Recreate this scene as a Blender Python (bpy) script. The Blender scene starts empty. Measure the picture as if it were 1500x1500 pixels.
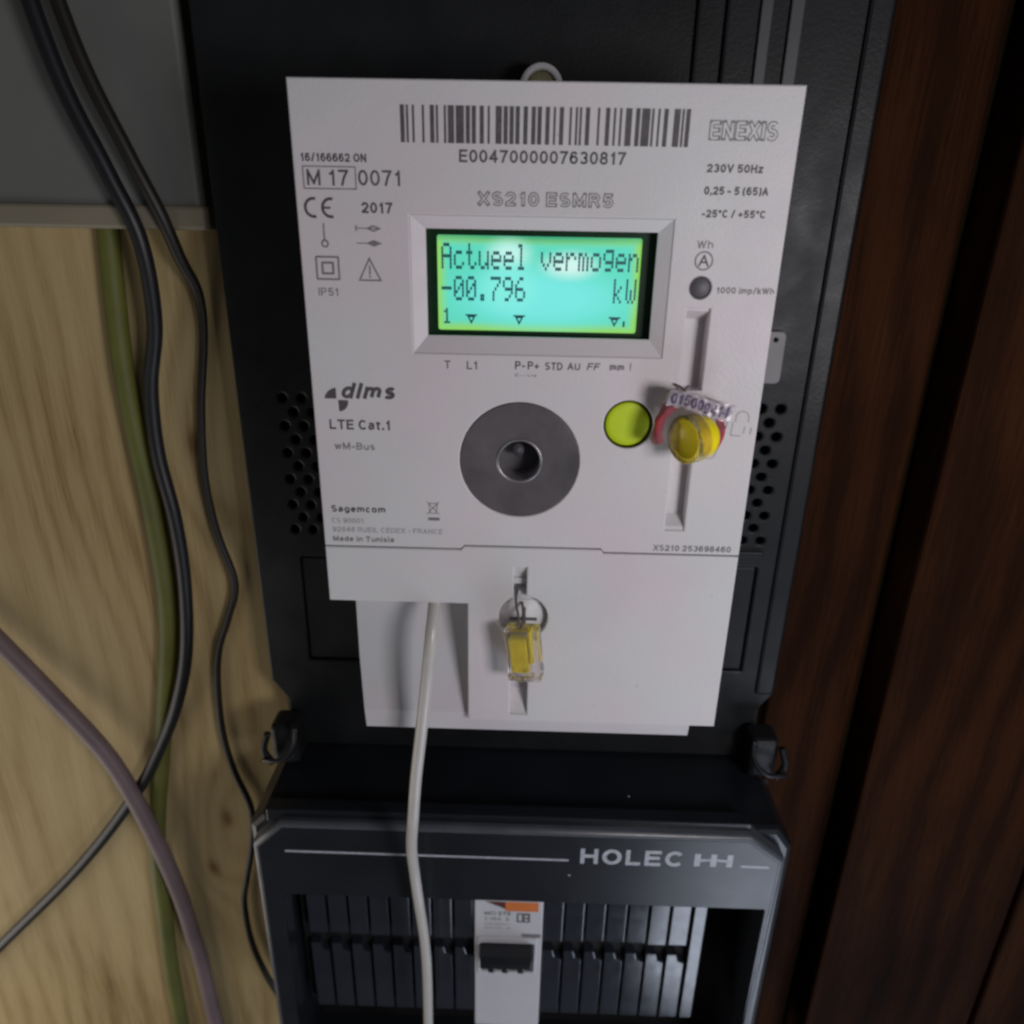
import bpy, bmesh, math, random
from mathutils import Vector, Matrix
from mathutils.geometry import tessellate_polygon

random.seed(7)
scene = bpy.context.scene
C = scene.collection

# ------------------------------------------------------------------ frame of reference
# everything is laid out in millimetres: X to the right, Y down, Z into the wall,
# origin at the top left corner of the meter's front face
def P(X, Y, Z):
    return Vector(((X - 65.0) / 1000, Z / 1000, (100.0 - Y) / 1000))

# ------------------------------------------------------------------ camera
cam_d = bpy.data.cameras.new('camera')
cam = bpy.data.objects.new('camera', cam_d); C.objects.link(cam)
R = ((0.99957116, -0.01736127, 0.02358154), (0.02488699, 0.92803217, -0.37166778), (-0.01543181, 0.37209526, 0.92806625))
def dirw(v): return Vector((v[0], v[2], -v[1]))
rx, ry, rz = dirw(R[0]), -dirw(R[1]), -dirw(R[2])
m = Matrix((rx, ry, rz)).transposed().to_4x4()
m.translation = P(62.283, 31.527, -210.503)
cam.matrix_world = m
cam_d.sensor_fit = 'HORIZONTAL'; cam_d.sensor_width = 36; cam_d.lens = 36 * 1080 / 1500
cam_d.clip_start = 0.005; cam_d.clip_end = 20
cam_d.dof.use_dof = True; cam_d.dof.focus_distance = 0.225; cam_d.dof.aperture_fstop = 13
scene.camera = cam

# ------------------------------------------------------------------ light
world = bpy.data.worlds.new('World'); scene.world = world; world.use_nodes = True
bg = world.node_tree.nodes['Background']
bg.inputs[0].default_value = (0.60, 0.61, 0.68, 1); bg.inputs[1].default_value = 0.075

def area(name, loc, target, sx, sy, watts, col):
    d = bpy.data.lights.new(name, 'AREA'); d.shape = 'RECTANGLE'; d.size = sx; d.size_y = sy
    d.energy = watts; d.color = col
    o = bpy.data.objects.new(name, d); C.objects.link(o)
    a, b = P(*loc), P(*target)
    o.location = a; o.rotation_euler = (b - a).to_track_quat('-Z', 'Y').to_euler()
    return o
area('window_light', (295, 70, -325), (80, 120, 0), 0.11, 0.11, 0.82, (1.0, 0.955, 0.985))
area('doorway_light', (330, 590, -260), (150, 260, 20), 0.21, 0.30, 0.80, (0.76, 0.84, 1.0))

area('plywood_fill', (-430, 480, -110), (-90, 320, 75), 0.35, 0.35, 0.85, (1.0, 0.93, 0.84))  # added fill lamp out of view, grazes and brightens the plywood on the left

scene.view_settings.view_transform = 'Standard'; scene.view_settings.look = 'None'
scene.view_settings.exposure = 0; scene.view_settings.gamma = 1
scene.cycles.filter_width = 2.6
scene.cycles.use_denoising = True
scene.cycles.max_bounces = 10; scene.cycles.transmission_bounces = 8

# ------------------------------------------------------------------ materials
def mat(name, col, rough=0.5, metal=0.0, var=0.08, scale=60, bump=0.0, bscale=900, spec=0.5, trans=0.0, alpha=1.0, coat=0.0, stretch=(1,1,1), rvar=0.0, sub=0.0):
    M = bpy.data.materials.new(name); M.use_nodes = True
    nt = M.node_tree; n = nt.nodes; l = nt.links
    b = n['Principled BSDF']
    tc = n.new('ShaderNodeTexCoord'); mp = n.new('ShaderNodeMapping'); mp.inputs['Scale'].default_value = stretch
    l.new(tc.outputs['Object'], mp.inputs['Vector'])
    nz = n.new('ShaderNodeTexNoise'); nz.inputs['Scale'].default_value = scale; nz.inputs['Detail'].default_value = 6
    l.new(mp.outputs[0], nz.inputs['Vector'])
    cr = n.new('ShaderNodeValToRGB')
    cr.color_ramp.elements[0].position = 0.3; cr.color_ramp.elements[1].position = 0.7
    cr.color_ramp.elements[0].color = tuple(c * (1 - var) for c in col) + (1,)
    cr.color_ramp.elements[1].color = tuple(min(1, c * (1 + var)) for c in col) + (1,)
    l.new(nz.outputs[0], cr.inputs[0]); l.new(cr.outputs[0], b.inputs['Base Color'])
    b.inputs['Roughness'].default_value = rough; b.inputs['Metallic'].default_value = metal
    b.inputs['Specular IOR Level'].default_value = spec
    b.inputs['Transmission Weight'].default_value = trans; b.inputs['Alpha'].default_value = alpha
    b.inputs['Coat Weight'].default_value = coat
    if sub: b.inputs['Subsurface Weight'].default_value = sub; b.inputs['Subsurface Scale'].default_value = 0.002
    if rvar:
        mr = n.new('ShaderNodeMapRange'); mr.inputs['To Min'].default_value = rough - rvar; mr.inputs['To Max'].default_value = rough + rvar
        mr.inputs['From Min'].default_value = .3; mr.inputs['From Max'].default_value = .7
        nr = n.new('ShaderNodeTexNoise'); nr.inputs['Scale'].default_value = scale * 2.3; nr.inputs['Detail'].default_value = 8
        l.new(mp.outputs[0], nr.inputs['Vector']); l.new(nr.outputs[0], mr.inputs[0]); l.new(mr.outputs[0], b.inputs['Roughness'])
    if bump:
        nb = n.new('ShaderNodeTexNoise'); nb.inputs['Scale'].default_value = bscale; nb.inputs['Detail'].default_value = 3
        l.new(mp.outputs[0], nb.inputs['Vector'])
        bp = n.new('ShaderNodeBump'); bp.inputs['Strength'].default_value = bump; bp.inputs['Distance'].default_value = 0.0004
        l.new(nb.outputs[0], bp.inputs['Height']); l.new(bp.outputs[0], b.inputs['Normal'])
    return M

M = {}
M['white'] = mat('white_plastic', (0.64, 0.62, 0.625), 0.5, var=0.03, scale=22, bump=0.2, bscale=1300, rvar=.09)
M['white2'] = mat('pale_grey_plastic', (0.56, 0.55, 0.565), 0.5, var=0.03, scale=25, bump=0.12, bscale=1500)
M['ink'] = mat('dark_print', (0.085, 0.075, 0.08), 0.6, var=0.25, scale=700)
M['ink2'] = mat('grey_print', (0.19, 0.175, 0.18), 0.6, var=0.2, scale=700)
M['ink3'] = mat('pale_print', (0.33, 0.315, 0.325), 0.6, var=0.15, scale=700)
M['black'] = mat('black_plastic', (0.012, 0.0135, 0.0145), 0.45, var=0.25, scale=30, bump=0.2, bscale=900, rvar=.08, spec=.22)
M['black2'] = mat('black_cover_plastic', (0.0105, 0.0125, 0.0165), 0.31, var=0.2, scale=30, bump=0.08, bscale=1200, rvar=.03, spec=.5)
M['void'] = mat('dark_inside', (0.004, 0.004, 0.005), 0.8)
M['bevel'] = mat('edge_sheen_plastic', (0.065, 0.071, 0.086), 0.40, var=0.2, scale=60, rvar=.06, spec=.8)  # paler than the cover: sheen on the chamfer is put into the colour
M['blank'] = mat('blanking_plastic', (0.018, 0.021, 0.029), 0.17, var=0.2, scale=70, rvar=.05, spec=.9)
M['greytab'] = mat('grey_tab_plastic', (0.17, 0.165, 0.17), 0.5, var=.1)
M['rib'] = mat('dark_grey_plastic', (0.05, 0.052, 0.056), 0.45, var=.15)
M['lettering'] = mat('silver_grey_print', (0.40, 0.41, 0.46), 0.45, var=.2, scale=500)
M['steel'] = mat('scuffed_steel', (0.10, 0.09, 0.094), 0.5, metal=0.25, var=0.3, scale=60, bump=0.15, bscale=500, rvar=.08)
M['steel2'] = mat('bright_steel', (0.30, 0.29, 0.30), 0.35, metal=0.7, var=0.2, scale=120)
M['brass'] = mat('brass_screw', (0.36, 0.34, 0.20), 0.45, metal=0.3, var=0.3, scale=300)
M['wire'] = mat('seal_wire', (0.16, 0.14, 0.14), 0.4, metal=0.6)
M['lime'] = mat('lime_plastic', (0.52, 0.68, 0.004), 0.5, var=0.05, scale=60, sub=.1)
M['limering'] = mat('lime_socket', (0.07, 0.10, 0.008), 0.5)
M['lens'] = mat('grey_lens', (0.085, 0.08, 0.09), 0.5, var=.1)
M['lcdframe'] = mat('dark_glass_with_glow', (0.006, 0.028, 0.010), 0.25, var=.2)  # dark frame glass, with green spill from the display mixed into its colour
M['lcdink'] = mat('liquid_crystal_ink', (0.006, 0.10, 0.13), 0.5, var=.2, scale=500)
M['cable_w'] = mat('grey_white_cable_sheath', (0.52, 0.50, 0.47), 0.32, var=0.06, scale=90, bump=.1, bscale=400)
M['cable_k'] = mat('black_cable_sheath', (0.010, 0.007, 0.004), 0.5, var=.2)
M['cable_k2'] = mat('thick_black_cable_sheath', (0.007, 0.008, 0.010), 0.45, var=.2)
M['yg'] = mat('yellow_green_sheath', (0.11, 0.115, 0.018), 0.6, var=.2, scale=40)
M['mauve'] = mat('grey_mauve_conduit', (0.17, 0.12, 0.125), 0.55, var=.12, scale=60)
M['trunk'] = mat('grey_green_trunking', (0.145, 0.155, 0.14), 0.6, var=.1, scale=30)
M['collar'] = mat('beige_collar', (0.22, 0.195, 0.14), 0.6, var=.1, scale=30)
M['breaker'] = mat('off_white_plastic', (0.55, 0.55, 0.57), 0.42, var=.04, bump=.1)
M['orange'] = mat('orange_print', (0.62, 0.17, 0.035), 0.5)
M['maroon'] = mat('maroon_print', (0.10, 0.02, 0.018), 0.5)
M['yellow'] = mat('yellow_plastic', (0.93, 0.76, 0.010), 0.35, var=.12, scale=180, sub=.15)
M['yellow2'] = mat('orange_yellow_plastic', (0.85, 0.50, 0.004), 0.4, var=.1, scale=200)
M['red'] = mat('red_plastic', (0.42, 0.02, 0.05), 0.35, var=.15)
M['tape'] = mat('printed_tape', (0.50, 0.46, 0.50), 0.3, var=.22, scale=350, trans=.35)
M['tapeink'] = mat('violet_print', (0.10, 0.07, 0.14), 0.5)

for k_ in ('white', 'white2'):
    nt_ = M[k_].node_tree; b_ = nt_.nodes['Principled BSDF']; src = b_.inputs['Base Color'].links[0].from_socket
    tc_m = nt_.nodes.new('ShaderNodeTexCoord'); n1 = nt_.nodes.new('ShaderNodeTexNoise'); n1.inputs['Scale'].default_value = 28; n1.inputs['Detail'].default_value = 2
    nt_.links.new(tc_m.outputs['Object'], n1.inputs['Vector'])
    r1_ = nt_.nodes.new('ShaderNodeValToRGB'); r1_.color_ramp.elements[0].position = .36; r1_.color_ramp.elements[1].position = .62
    r1_.color_ramp.elements[0].color = (1.0, .945, .97, 1); r1_.color_ramp.elements[1].color = (.955, .985, .98, 1); nt_.links.new(n1.outputs[0], r1_.inputs[0])
    n2 = nt_.nodes.new('ShaderNodeTexNoise'); n2.inputs['Scale'].default_value = 420; n2.inputs['Detail'].default_value = 5; nt_.links.new(tc_m.outputs['Object'], n2.inputs['Vector'])
    r2_ = nt_.nodes.new('ShaderNodeValToRGB'); r2_.color_ramp.elements[0].position = .19; r2_.color_ramp.elements[1].position = .285   # sparse specks of dirt
    r2_.color_ramp.elements[0].color = (.72, .70, .68, 1); r2_.color_ramp.elements[1].color = (1, 1, 1, 1); nt_.links.new(n2.outputs[0], r2_.inputs[0])
    m1 = nt_.nodes.new('ShaderNodeMix'); m1.data_type = 'RGBA'; m1.blend_type = 'MULTIPLY'; m1.inputs['Factor'].default_value = 1
    nt_.links.new(src, m1.inputs['A']); nt_.links.new(r1_.outputs[0], m1.inputs['B'])
    m2 = nt_.nodes.new('ShaderNodeMix'); m2.data_type = 'RGBA'; m2.blend_type = 'MULTIPLY'; m2.inputs['Factor'].default_value = 1
    nt_.links.new(m1.outputs['Result'], m2.inputs['A']); nt_.links.new(r2_.outputs[0], m2.inputs['B']); nt_.links.new(m2.outputs['Result'], b_.inputs['Base Color'])

def clear_mat(name, tint, rough):
    m = bpy.data.materials.new(name); m.use_nodes = True; nt = m.node_tree; b = nt.nodes['Principled BSDF']
    b.inputs['Base Color'].default_value = tint + (1,); b.inputs['Roughness'].default_value = rough
    b.inputs['Transmission Weight'].default_value = 0.95; b.inputs['IOR'].default_value = 1.33
    nz = nt.nodes.new('ShaderNodeTexNoise'); nz.inputs['Scale'].default_value = 260
    bp = nt.nodes.new('ShaderNodeBump'); bp.inputs['Strength'].default_value = .35; bp.inputs['Distance'].default_value = .0006
    tc = nt.nodes.new('ShaderNodeTexCoord'); nt.links.new(tc.outputs['Object'], nz.inputs['Vector'])
    nt.links.new(nz.outputs[0], bp.inputs['Height']); nt.links.new(bp.outputs[0], b.inputs['Normal'])
    return m
M['clear'] = clear_mat('clear_plastic', (0.90, 0.85, 0.87), 0.10)
M['clear_y'] = clear_mat('yellowish_clear_plastic', (0.95, 0.86, 0.45), 0.10)

def wood(name, dark, mid, light, spacing, warp, rough, knots=(), contrast=.45, spec=.12):
    m = bpy.data.materials.new(name); m.use_nodes = True; nt = m.node_tree; n = nt.nodes; l = nt.links
    b = n['Principled BSDF']; b.inputs['Roughness'].default_value = rough; b.inputs['Specular IOR Level'].default_value = spec
    def math_(op, a_, b_=None, c_=None):
        q = n.new('ShaderNodeMath'); q.operation = op
        for i_, v_ in enumerate((a_, b_, c_)):
            if v_ is None: continue
            if isinstance(v_, (int, float)): q.inputs[i_].default_value = v_
            else: l.new(v_, q.inputs[i_])
        return q.outputs[0]
    def noise(scale, detail, stretch, rough_=.5):
        mp = n.new('ShaderNodeMapping'); mp.inputs['Scale'].default_value = (1, 1, stretch); l.new(tc.outputs['Object'], mp.inputs[0])
        q = n.new('ShaderNodeTexNoise'); q.inputs['Scale'].default_value = scale; q.inputs['Detail'].default_value = detail; q.inputs['Roughness'].default_value = rough_
        l.new(mp.outputs[0], q.inputs['Vector']); return q.outputs[0]
    tc = n.new('ShaderNodeTexCoord'); sp_ = n.new('ShaderNodeSeparateXYZ'); l.new(tc.outputs['Object'], sp_.inputs[0])
    ph = math_('MULTIPLY', sp_.outputs[0], 2 * math.pi / spacing)
    ph = math_('MULTIPLY_ADD', noise(9, 2, .35), warp, ph)
    ph = math_('MULTIPLY_ADD', noise(60, 3, .3), 1.2, ph)
    dark_knot = None
    for kx, kz, amp, rad in knots:
        dx = math_('SUBTRACT', sp_.outputs[0], kx); dz = math_('MULTIPLY', math_('SUBTRACT', sp_.outputs[2], kz), .55)
        d2 = math_('ADD', math_('MULTIPLY', dx, dx), math_('MULTIPLY', dz, dz))
        g_ = math_('EXPONENT', math_('MULTIPLY', d2, -1 / (rad * rad)))
        ph = math_('MULTIPLY_ADD', g_, amp, ph)
        c_ = math_('EXPONENT', math_('MULTIPLY', d2, -1 / (.0035 ** 2)))
        dark_knot = c_ if dark_knot is None else math_('ADD', dark_knot, c_)
    ring = math_('MULTIPLY_ADD', math_('SINE', ph), .5, .5); ring = math_('POWER', ring, 1.6)
    fine = noise(950, 5, .035, .65); pores = noise(1700, 2, .05)
    v = math_('MULTIPLY_ADD', ring, -contrast, .62)
    v = math_('MULTIPLY_ADD', math_('SUBTRACT', fine, .5), .75, v)
    v = math_('MULTIPLY_ADD', math_('SUBTRACT', noise(11, 3, .6), .5), 1.3, v)
    v = math_('MULTIPLY_ADD', math_('GREATER_THAN', pores, .67), -.12, v)
    if dark_knot is not None: v = math_('MULTIPLY_ADD', dark_knot, -.7, v)
    cr = n.new('ShaderNodeValToRGB'); e = cr.color_ramp.elements
    e[0].position = .05; e[0].color = dark + (1,); e[1].position = .95; e[1].color = light + (1,)
    k = e.new(.5); k.color = mid + (1,)
    l.new(v, cr.inputs[0]); l.new(cr.outputs[0], b.inputs['Base Color'])
    bp = n.new('ShaderNodeBump'); bp.inputs['Strength'].default_value = .35; bp.inputs['Distance'].default_value = .0004
    l.new(fine, bp.inputs['Height']); l.new(bp.outputs[0], b.inputs['Normal'])
    return m
M['ply'] = wood('plywood', (0.21, 0.125, 0.048), (0.40, 0.30, 0.145), (0.50, 0.395, 0.21), .013, 34, .6,
    knots=((-0.1490, -0.2180, 14, .020), (-0.1610, -0.2520, 9, .014), (-0.1370, -0.0200, 12, .022), (-0.2550, -0.1000, 10, .02)), contrast=.20)
M['redwood'] = wood('dark_stained_wood', (0.005, 0.0015, 0.0008), (0.019, 0.0062, 0.0021), (0.048, 0.0165, 0.005), .019, 26, .75, contrast=.22, spec=.05)

# ------------------------------------------------------------------ mesh helpers
def props(o, label=None, cat=None, group=None, kind=None):
    if label: o['label'] = label
    if cat: o['category'] = cat
    if group: o['group'] = group
    if kind: o['kind'] = kind
    return o
def thing(name, loc, label, cat, group=None):
    o = bpy.data.objects.new(name, None); C.objects.link(o); o.location = P(*loc); o.empty_display_size = .01
    return props(o, label, cat, group)
def origin(parent):
    v = Vector((0, 0, 0))
    while parent is not None: v += Vector(parent.location); parent = parent.parent
    return v

def area2(loop): return sum(a[0] * b[1] - b[0] * a[1] for a, b in zip(loop, loop[1:] + loop[:1])) / 2
def offset(loop, d):          # positive d grows the loop
    n = len(loop); s = 1 if area2(loop) > 0 else -1; out = []
    for i in range(n):
        a, b, c = Vector(loop[i - 1]), Vector(loop[i]), Vector(loop[(i + 1) % n])
        e1 = (b - a).normalized(); e2 = (c - b).normalized()
        n1 = Vector((e1.y, -e1.x)) * s; n2 = Vector((e2.y, -e2.x)) * s
        mi = n1 + n2
        if mi.length < 1e-6: mi = n1
        mi.normalize(); k = max(.35, mi.dot(n1))
        p = b + mi * (d / k); out.append((p.x, p.y))
    return out
def rect(x0, y0, x1, y1, r=0, seg=4):
    if r <= 0: return [(x0, y0), (x1, y0), (x1, y1), (x0, y1)]
    o = []
    for cx, cy, a0 in ((x1 - r, y0 + r, -90), (x1 - r, y1 - r, 0), (x0 + r, y1 - r, 90), (x0 + r, y0 + r, 180)):
        for k in range(seg + 1):
            a = math.radians(a0 + 90 * k / seg); o.append((cx + r * math.cos(a), cy + r * math.sin(a)))
    return o
def circ(cx, cy, r, n=32, a0=0): return [(cx + r * math.cos(a0 + 2 * math.pi * k / n), cy + r * math.sin(a0 + 2 * math.pi * k / n)) for k in range(n)]

class MB:
    def __init__(s): s.v = []; s.f = []; s.sm = []
    def add(s, vs, fs, smooth=False):
        b = len(s.v); s.v += [tuple(v) for v in vs]; s.f += [tuple(b + i for i in f) for f in fs]; s.sm += [smooth] * len(fs)
        return s
    def plate(s, outer, z0, z1, holes=(), bev=0.3, seg=2, back=False, zf=None):
        """solid sheet seen from the front: front face at z0, back at z1, rounded edges; zf(x,y,z) may bend it"""
        loops = [list(outer)] + [list(h) for h in holes]
        rings = []
        for li, lp in enumerate(loops):
            sg = -1 if li == 0 else 1; rr = []
            if bev > 0:
                for k in range(seg + 1):
                    a = math.pi / 2 * k / seg
                    rr.append((offset(lp, sg * bev * (1 - math.sin(a))), z0 + bev * (1 - math.cos(a))))
            else: rr.append((lp, z0))
            rr.append((lp, z1)); rings.append(rr)
        vs = []; fs = []; fi = []
        for rr in rings:
            n = len(rr[0][0]); idx = []
            for lp, z in rr:
                idx.append(len(vs)); vs += [(x, y, z) for x, y in lp]
            for a, b in zip(idx, idx[1:]):
                for i in range(n):
                    j = (i + 1) % n; fs.append((a + i, a + j, b + j, b + i))
            fi.append((idx[0], idx[-1], n))
        for which in ([0, 1] if back else [0]):
            polys = []; flat = []
            for st in fi:
                base = st[which]; polys.append([Vector((vs[base + i][0], vs[base + i][1], 0)) for i in range(st[2])]); flat += list(range(base, base + st[2]))
            for t in tessellate_polygon(polys): fs.append(tuple(flat[i] for i in t))
        if zf: vs = [(x, y, zf(x, y, z)) for x, y, z in vs]
        return s.add(vs, fs)
    def box(s, x0, y0, z0, x1, y1, z1, bev=0.0, seg=2, mtx=None):
        bm = bmesh.new(); bmesh.ops.create_cube(bm, size=1)
        for v in bm.verts: v.co = Vector((x0 + (v.co.x + .5) * (x1 - x0), y0 + (v.co.y + .5) * (y1 - y0), z0 + (v.co.z + .5) * (z1 - z0)))
        if bev: bmesh.ops.bevel(bm, geom=bm.edges[:], offset=bev, segments=seg, profile=.5, affect='EDGES')
        if mtx:
            for v in bm.verts: v.co = mtx @ v.co
        bm.verts.index_update()
        s.add([v.co[:] for v in bm.verts], [[v.index for v in f.verts] for f in bm.faces]); bm.free(); return s
    def prism(s, loop, z0, z1): return s.plate(loop, z0, z1, bev=0, back=True)
    def flat(s, loop, z, holes=()):
        polys = [[Vector((x, y, 0)) for x, y in lp] for lp in [loop] + list(holes)]
        vs = [(p.x, p.y, z) for q in polys for p in q]
        return s.add(vs, [tuple(t) for t in tessellate_polygon(polys)])
    def loft(s, la, za, lb, zb, smooth=False):
        n = len(la); return s.add([(x, y, za) for x, y in la] + [(x, y, zb) for x, y in lb], [(i, (i + 1) % n, n + (i + 1) % n, n + i) for i in range(n)], smooth)
    def lathe(s, prof, c, axis=(0, 0, 1), n=40, smooth=True, cap=(True, True)):
        a = Vector(axis).normalized(); u = a.orthogonal().normalized(); w = a.cross(u); c = Vector(c); vs = []; fs = []
        for r, t in prof:
            for k in range(n):
                th = 2 * math.pi * k / n; vs.append(c + a * t + (u * math.cos(th) + w * math.sin(th)) * r)
        for i in range(len(prof) - 1):
            for k in range(n):
                j = (k + 1) % n; fs.append((i * n + k, i * n + j, (i + 1) * n + j, (i + 1) * n + k))
        if cap[0]: fs.append(tuple(range(n))[::-1])
        if cap[1]: fs.append(tuple(range((len(prof) - 1) * n, len(prof) * n)))
        return s.add(vs, fs, smooth)
    def tube(s, pts, r, n=14, sub=8, flat=1.0):
        P_ = [Vector(p) for p in pts]; rs = r if isinstance(r, (list, tuple)) else [r] * len(P_)
        cur = []; cr = []
        for i in range(len(P_) - 1):
            a = P_[i - 1] if i > 0 else P_[0] * 2 - P_[1]; b = P_[i]; c = P_[i + 1]; d = P_[i + 2] if i + 2 < len(P_) else c * 2 - b
            for k in range(sub):
                t = k / sub
                cur.append(.5 * ((2 * b) + (-a + c) * t + (2 * a - 5 * b + 4 * c - d) * t * t + (-a + 3 * b - 3 * c + d) * t ** 3)); cr.append(rs[i] * (1 - t) + rs[i + 1] * t)
        cur.append(P_[-1]); cr.append(rs[-1])
        vs = []; fs = []; up = None
        for i, p in enumerate(cur):
            t = (cur[min(i + 1, len(cur) - 1)] - cur[max(i - 1, 0)]).normalized()
            up = (up - t * up.dot(t)).normalized() if up else t.orthogonal().normalized()
            w = t.cross(up)
            for k in range(n):
                th = 2 * math.pi * k / n; vs.append(p + (up * math.cos(th) + w * math.sin(th) * flat) * cr[i])
        for i in range(len(cur) - 1):
            for k in range(n):
                j = (k + 1) % n; fs.append((i * n + k, i * n + j, (i + 1) * n + j, (i + 1) * n + k))
        fs.append(tuple(range(n))[::-1]); fs.append(tuple(range((len(cur) - 1) * n, len(cur) * n)))
        return s.add(vs, fs, True)
    def stroke(s, pts, w, z, closed=False):
        n = len(pts)
        for i in range(n if closed else n - 1):
            a, b = Vector(pts[i]), Vector(pts[(i + 1) % n]); d = (b - a).normalized(); q = Vector((-d.y, d.x)) * w / 2; a = a - d * w * .45; b = b + d * w * .45
            zz = z - .002 * (i % 2)
            s.add([(a.x + q.x, a.y + q.y, zz), (b.x + q.x, b.y + q.y, zz), (b.x - q.x, b.y - q.y, zz), (a.x - q.x, a.y - q.y, zz)], [(0, 1, 2, 3)])
        return s
    def build(s, name, material, parent=None, smooth=None, recalc=True):
        me = bpy.data.meshes.new(name); o0 = origin(parent)
        me.from_pydata([P(*v) - o0 for v in s.v], [], s.f)
        for p, sm in zip(me.polygons, s.sm): p.use_smooth = sm if smooth is None else smooth
        if recalc:
            bm = bmesh.new(); bm.from_mesh(me); bmesh.ops.remove_doubles(bm, verts=bm.verts, dist=1e-7); bmesh.ops.recalc_face_normals(bm, faces=bm.faces); bm.to_mesh(me); bm.free()
        me.materials.append(M[material] if isinstance(material, str) else material)
        o = bpy.data.objects.new(name, me); C.objects.link(o); o.parent = parent
        return o

# lettering: plain grotesque letters drawn as strokes (cap height 1, y up) --------
def _e(cx, cy, rx, ry, a0, a1, n=14):
    return [(cx + rx * math.cos(math.radians(a0 + (a1 - a0) * k / n)), cy + ry * math.sin(math.radians(a0 + (a1 - a0) * k / n))) for k in range(n + 1)]
def _glyph_table():
    w = .50; g = {}
    g['0'] = (w, [_e(w/2, .5, w/2, .5, 90, 450, 28)])
    g['1'] = (.32, [[(.0, .76), (.12, .80), (.22, .90), (.24, 1), (.24, 0)]])
    g['2'] = (w, [[(0, .70)] + _e(w/2, .72, w/2, .28, 165, -25, 14) + [(.30, .33), (.05, .12), (0, 0), (w, 0)]])
    g['3'] = (w, [_e(w/2, .75, w/2 - .02, .25, 160, -90, 14) + _e(w/2, .25, w/2, .25, 90, -160, 14)])
    g['4'] = (w + .04, [[(.40, 0), (.40, 1), (0, .28), (w + .04, .28)]])
    g['5'] = (w, [[(w - .04, 1), (.09, 1), (.03, .50)] + _e(w/2, .31, w/2, .31, 130, -155, 18)])
    g['6'] = (w, [[(w - .03, .82)] + _e(w/2, .76, w/2 - .03, .24, 40, 150, 8) + [(0, .45)] + _e(w/2, .31, w/2, .31, 180, 540, 26)])
    g['7'] = (w, [[(0, 1), (w, 1), (.30, .55), (.16, 0)]])
    g['8'] = (w, [_e(w/2, .76, w/2 - .04, .24, -90, 270, 22), _e(w/2, .26, w/2, .26, 90, 450, 24)])
    g['9'] = (w, [[(w - x, 1 - y) for x, y in g['6'][1][0]]])
    g['A'] = (.62, [[(0, 0), (.31, 1), (.62, 0)], [(.11, .33), (.51, .33)]])
    g['B'] = (.56, [[(0, 0), (0, 1), (.30, 1)] + _e(.30, .76, .22, .24, 90, -90, 10) + [(0, .52)], [(.30, .52)] + _e(.32, .26, .24, .26, 90, -90, 10) + [(0, 0)]])
    g['C'] = (.60, [_e(.32, .5, .32, .5, 42, 318, 24)])
    g['D'] = (.60, [[(0, 0), (0, 1), (.26, 1)] + _e(.26, .5, .34, .5, 90, -90, 16) + [(0, 0)]])
    g['E'] = (.52, [[(.52, 1), (0, 1), (0, 0), (.52, 0)], [(0, .52), (.47, .52)]])
    g['F'] = (.50, [[(.50, 1), (0, 1), (0, 0)], [(0, .50), (.44, .50)]])
    g['H'] = (.58, [[(0, 0), (0, 1)], [(.58, 0), (.58, 1)], [(0, .52), (.58, .52)]])
    g['I'] = (.0, [[(0, 0), (0, 1)]])
    g['L'] = (.46, [[(0, 1), (0, 0), (.46, 0)]])
    g['M'] = (.70, [[(0, 0), (0, 1), (.35, .08), (.70, 1), (.70, 0)]])
    g['N'] = (.58, [[(0, 0), (0, 1), (.58, 0), (.58, 1)]])
    g['O'] = (.66, [_e(.33, .5, .33, .5, 90, 450, 30)])
    g['P'] = (.54, [[(0, 0), (0, 1), (.28, 1)] + _e(.28, .74, .26, .26, 90, -90, 12) + [(0, .48)]])
    g['R'] = (.58, [[(0, 0), (0, 1), (.30, 1)] + _e(.30, .76, .25, .24, 90, -90, 12) + [(0, .52)], [(.34, .52), (.56, 0)]])
    g['S'] = (.54, [_e(.27, .755, .25, .245, 35, 270, 14) + _e(.27, .255, .27, .255, 90, -150, 14)])
    g['T'] = (.56, [[(0, 1), (.56, 1)], [(.28, 1), (.28, 0)]])
    g['U'] = (.56, [[(0, 1), (0, .28)] + _e(.28, .28, .28, .28, 180, 360, 14) + [(.56, 1)]])
    g['V'] = (.60, [[(0, 1), (.30, 0), (.60, 1)]])
    g['W'] = (.88, [[(0, 1), (.22, 0), (.44, .95), (.66, 0), (.88, 1)]])
    g['X'] = (.58, [[(0, 1), (.58, 0)], [(.58, 1), (0, 0)]])
    g['Z'] = (.54, [[(0, 1), (.54, 1), (0, 0), (.54, 0)]])
    h = .70; r = .35
    g['a'] = (.44, [[(.02, .56)] + _e(.22, .50, .20, .20, 140, 0, 8) + [(.42, 0)], [(.42, .40), (.16, .38)] + _e(.17, .19, .17, .19, 90, 290, 12) + [(.42, .14)]])
    g['b'] = (.46, [[(0, 1), (0, 0)], _e(.23, r, .23, r, 90, 450, 22)])
    g['c'] = (.42, [_e(.23, r, .23, r, 45, 315, 18)])
    g['d'] = (.46, [[(.46, 1), (.46, 0)], _e(.23, r, .23, r, 90, 450, 22)])
    g['e'] = (.46, [[(0, .37), (.46, .37)] + _e(.23, r, .23, r, 4, 318, 20)])
    g['g'] = (.46, [_e(.23, r, .23, r, 90, 450, 22), [(.46, h), (.46, 0)] + _e(.24, -.02, .22, .22, 0, -150, 12)])
    g['h'] = (.44, [[(0, 1), (0, 0)], [(0, .42)] + _e(.22, .46, .22, .24, 180, 0, 10) + [(.44, 0)]])
    g['i'] = (.0, [[(0, .60), (0, 0)], [(0, .97), (0, 1.0)]])
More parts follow.
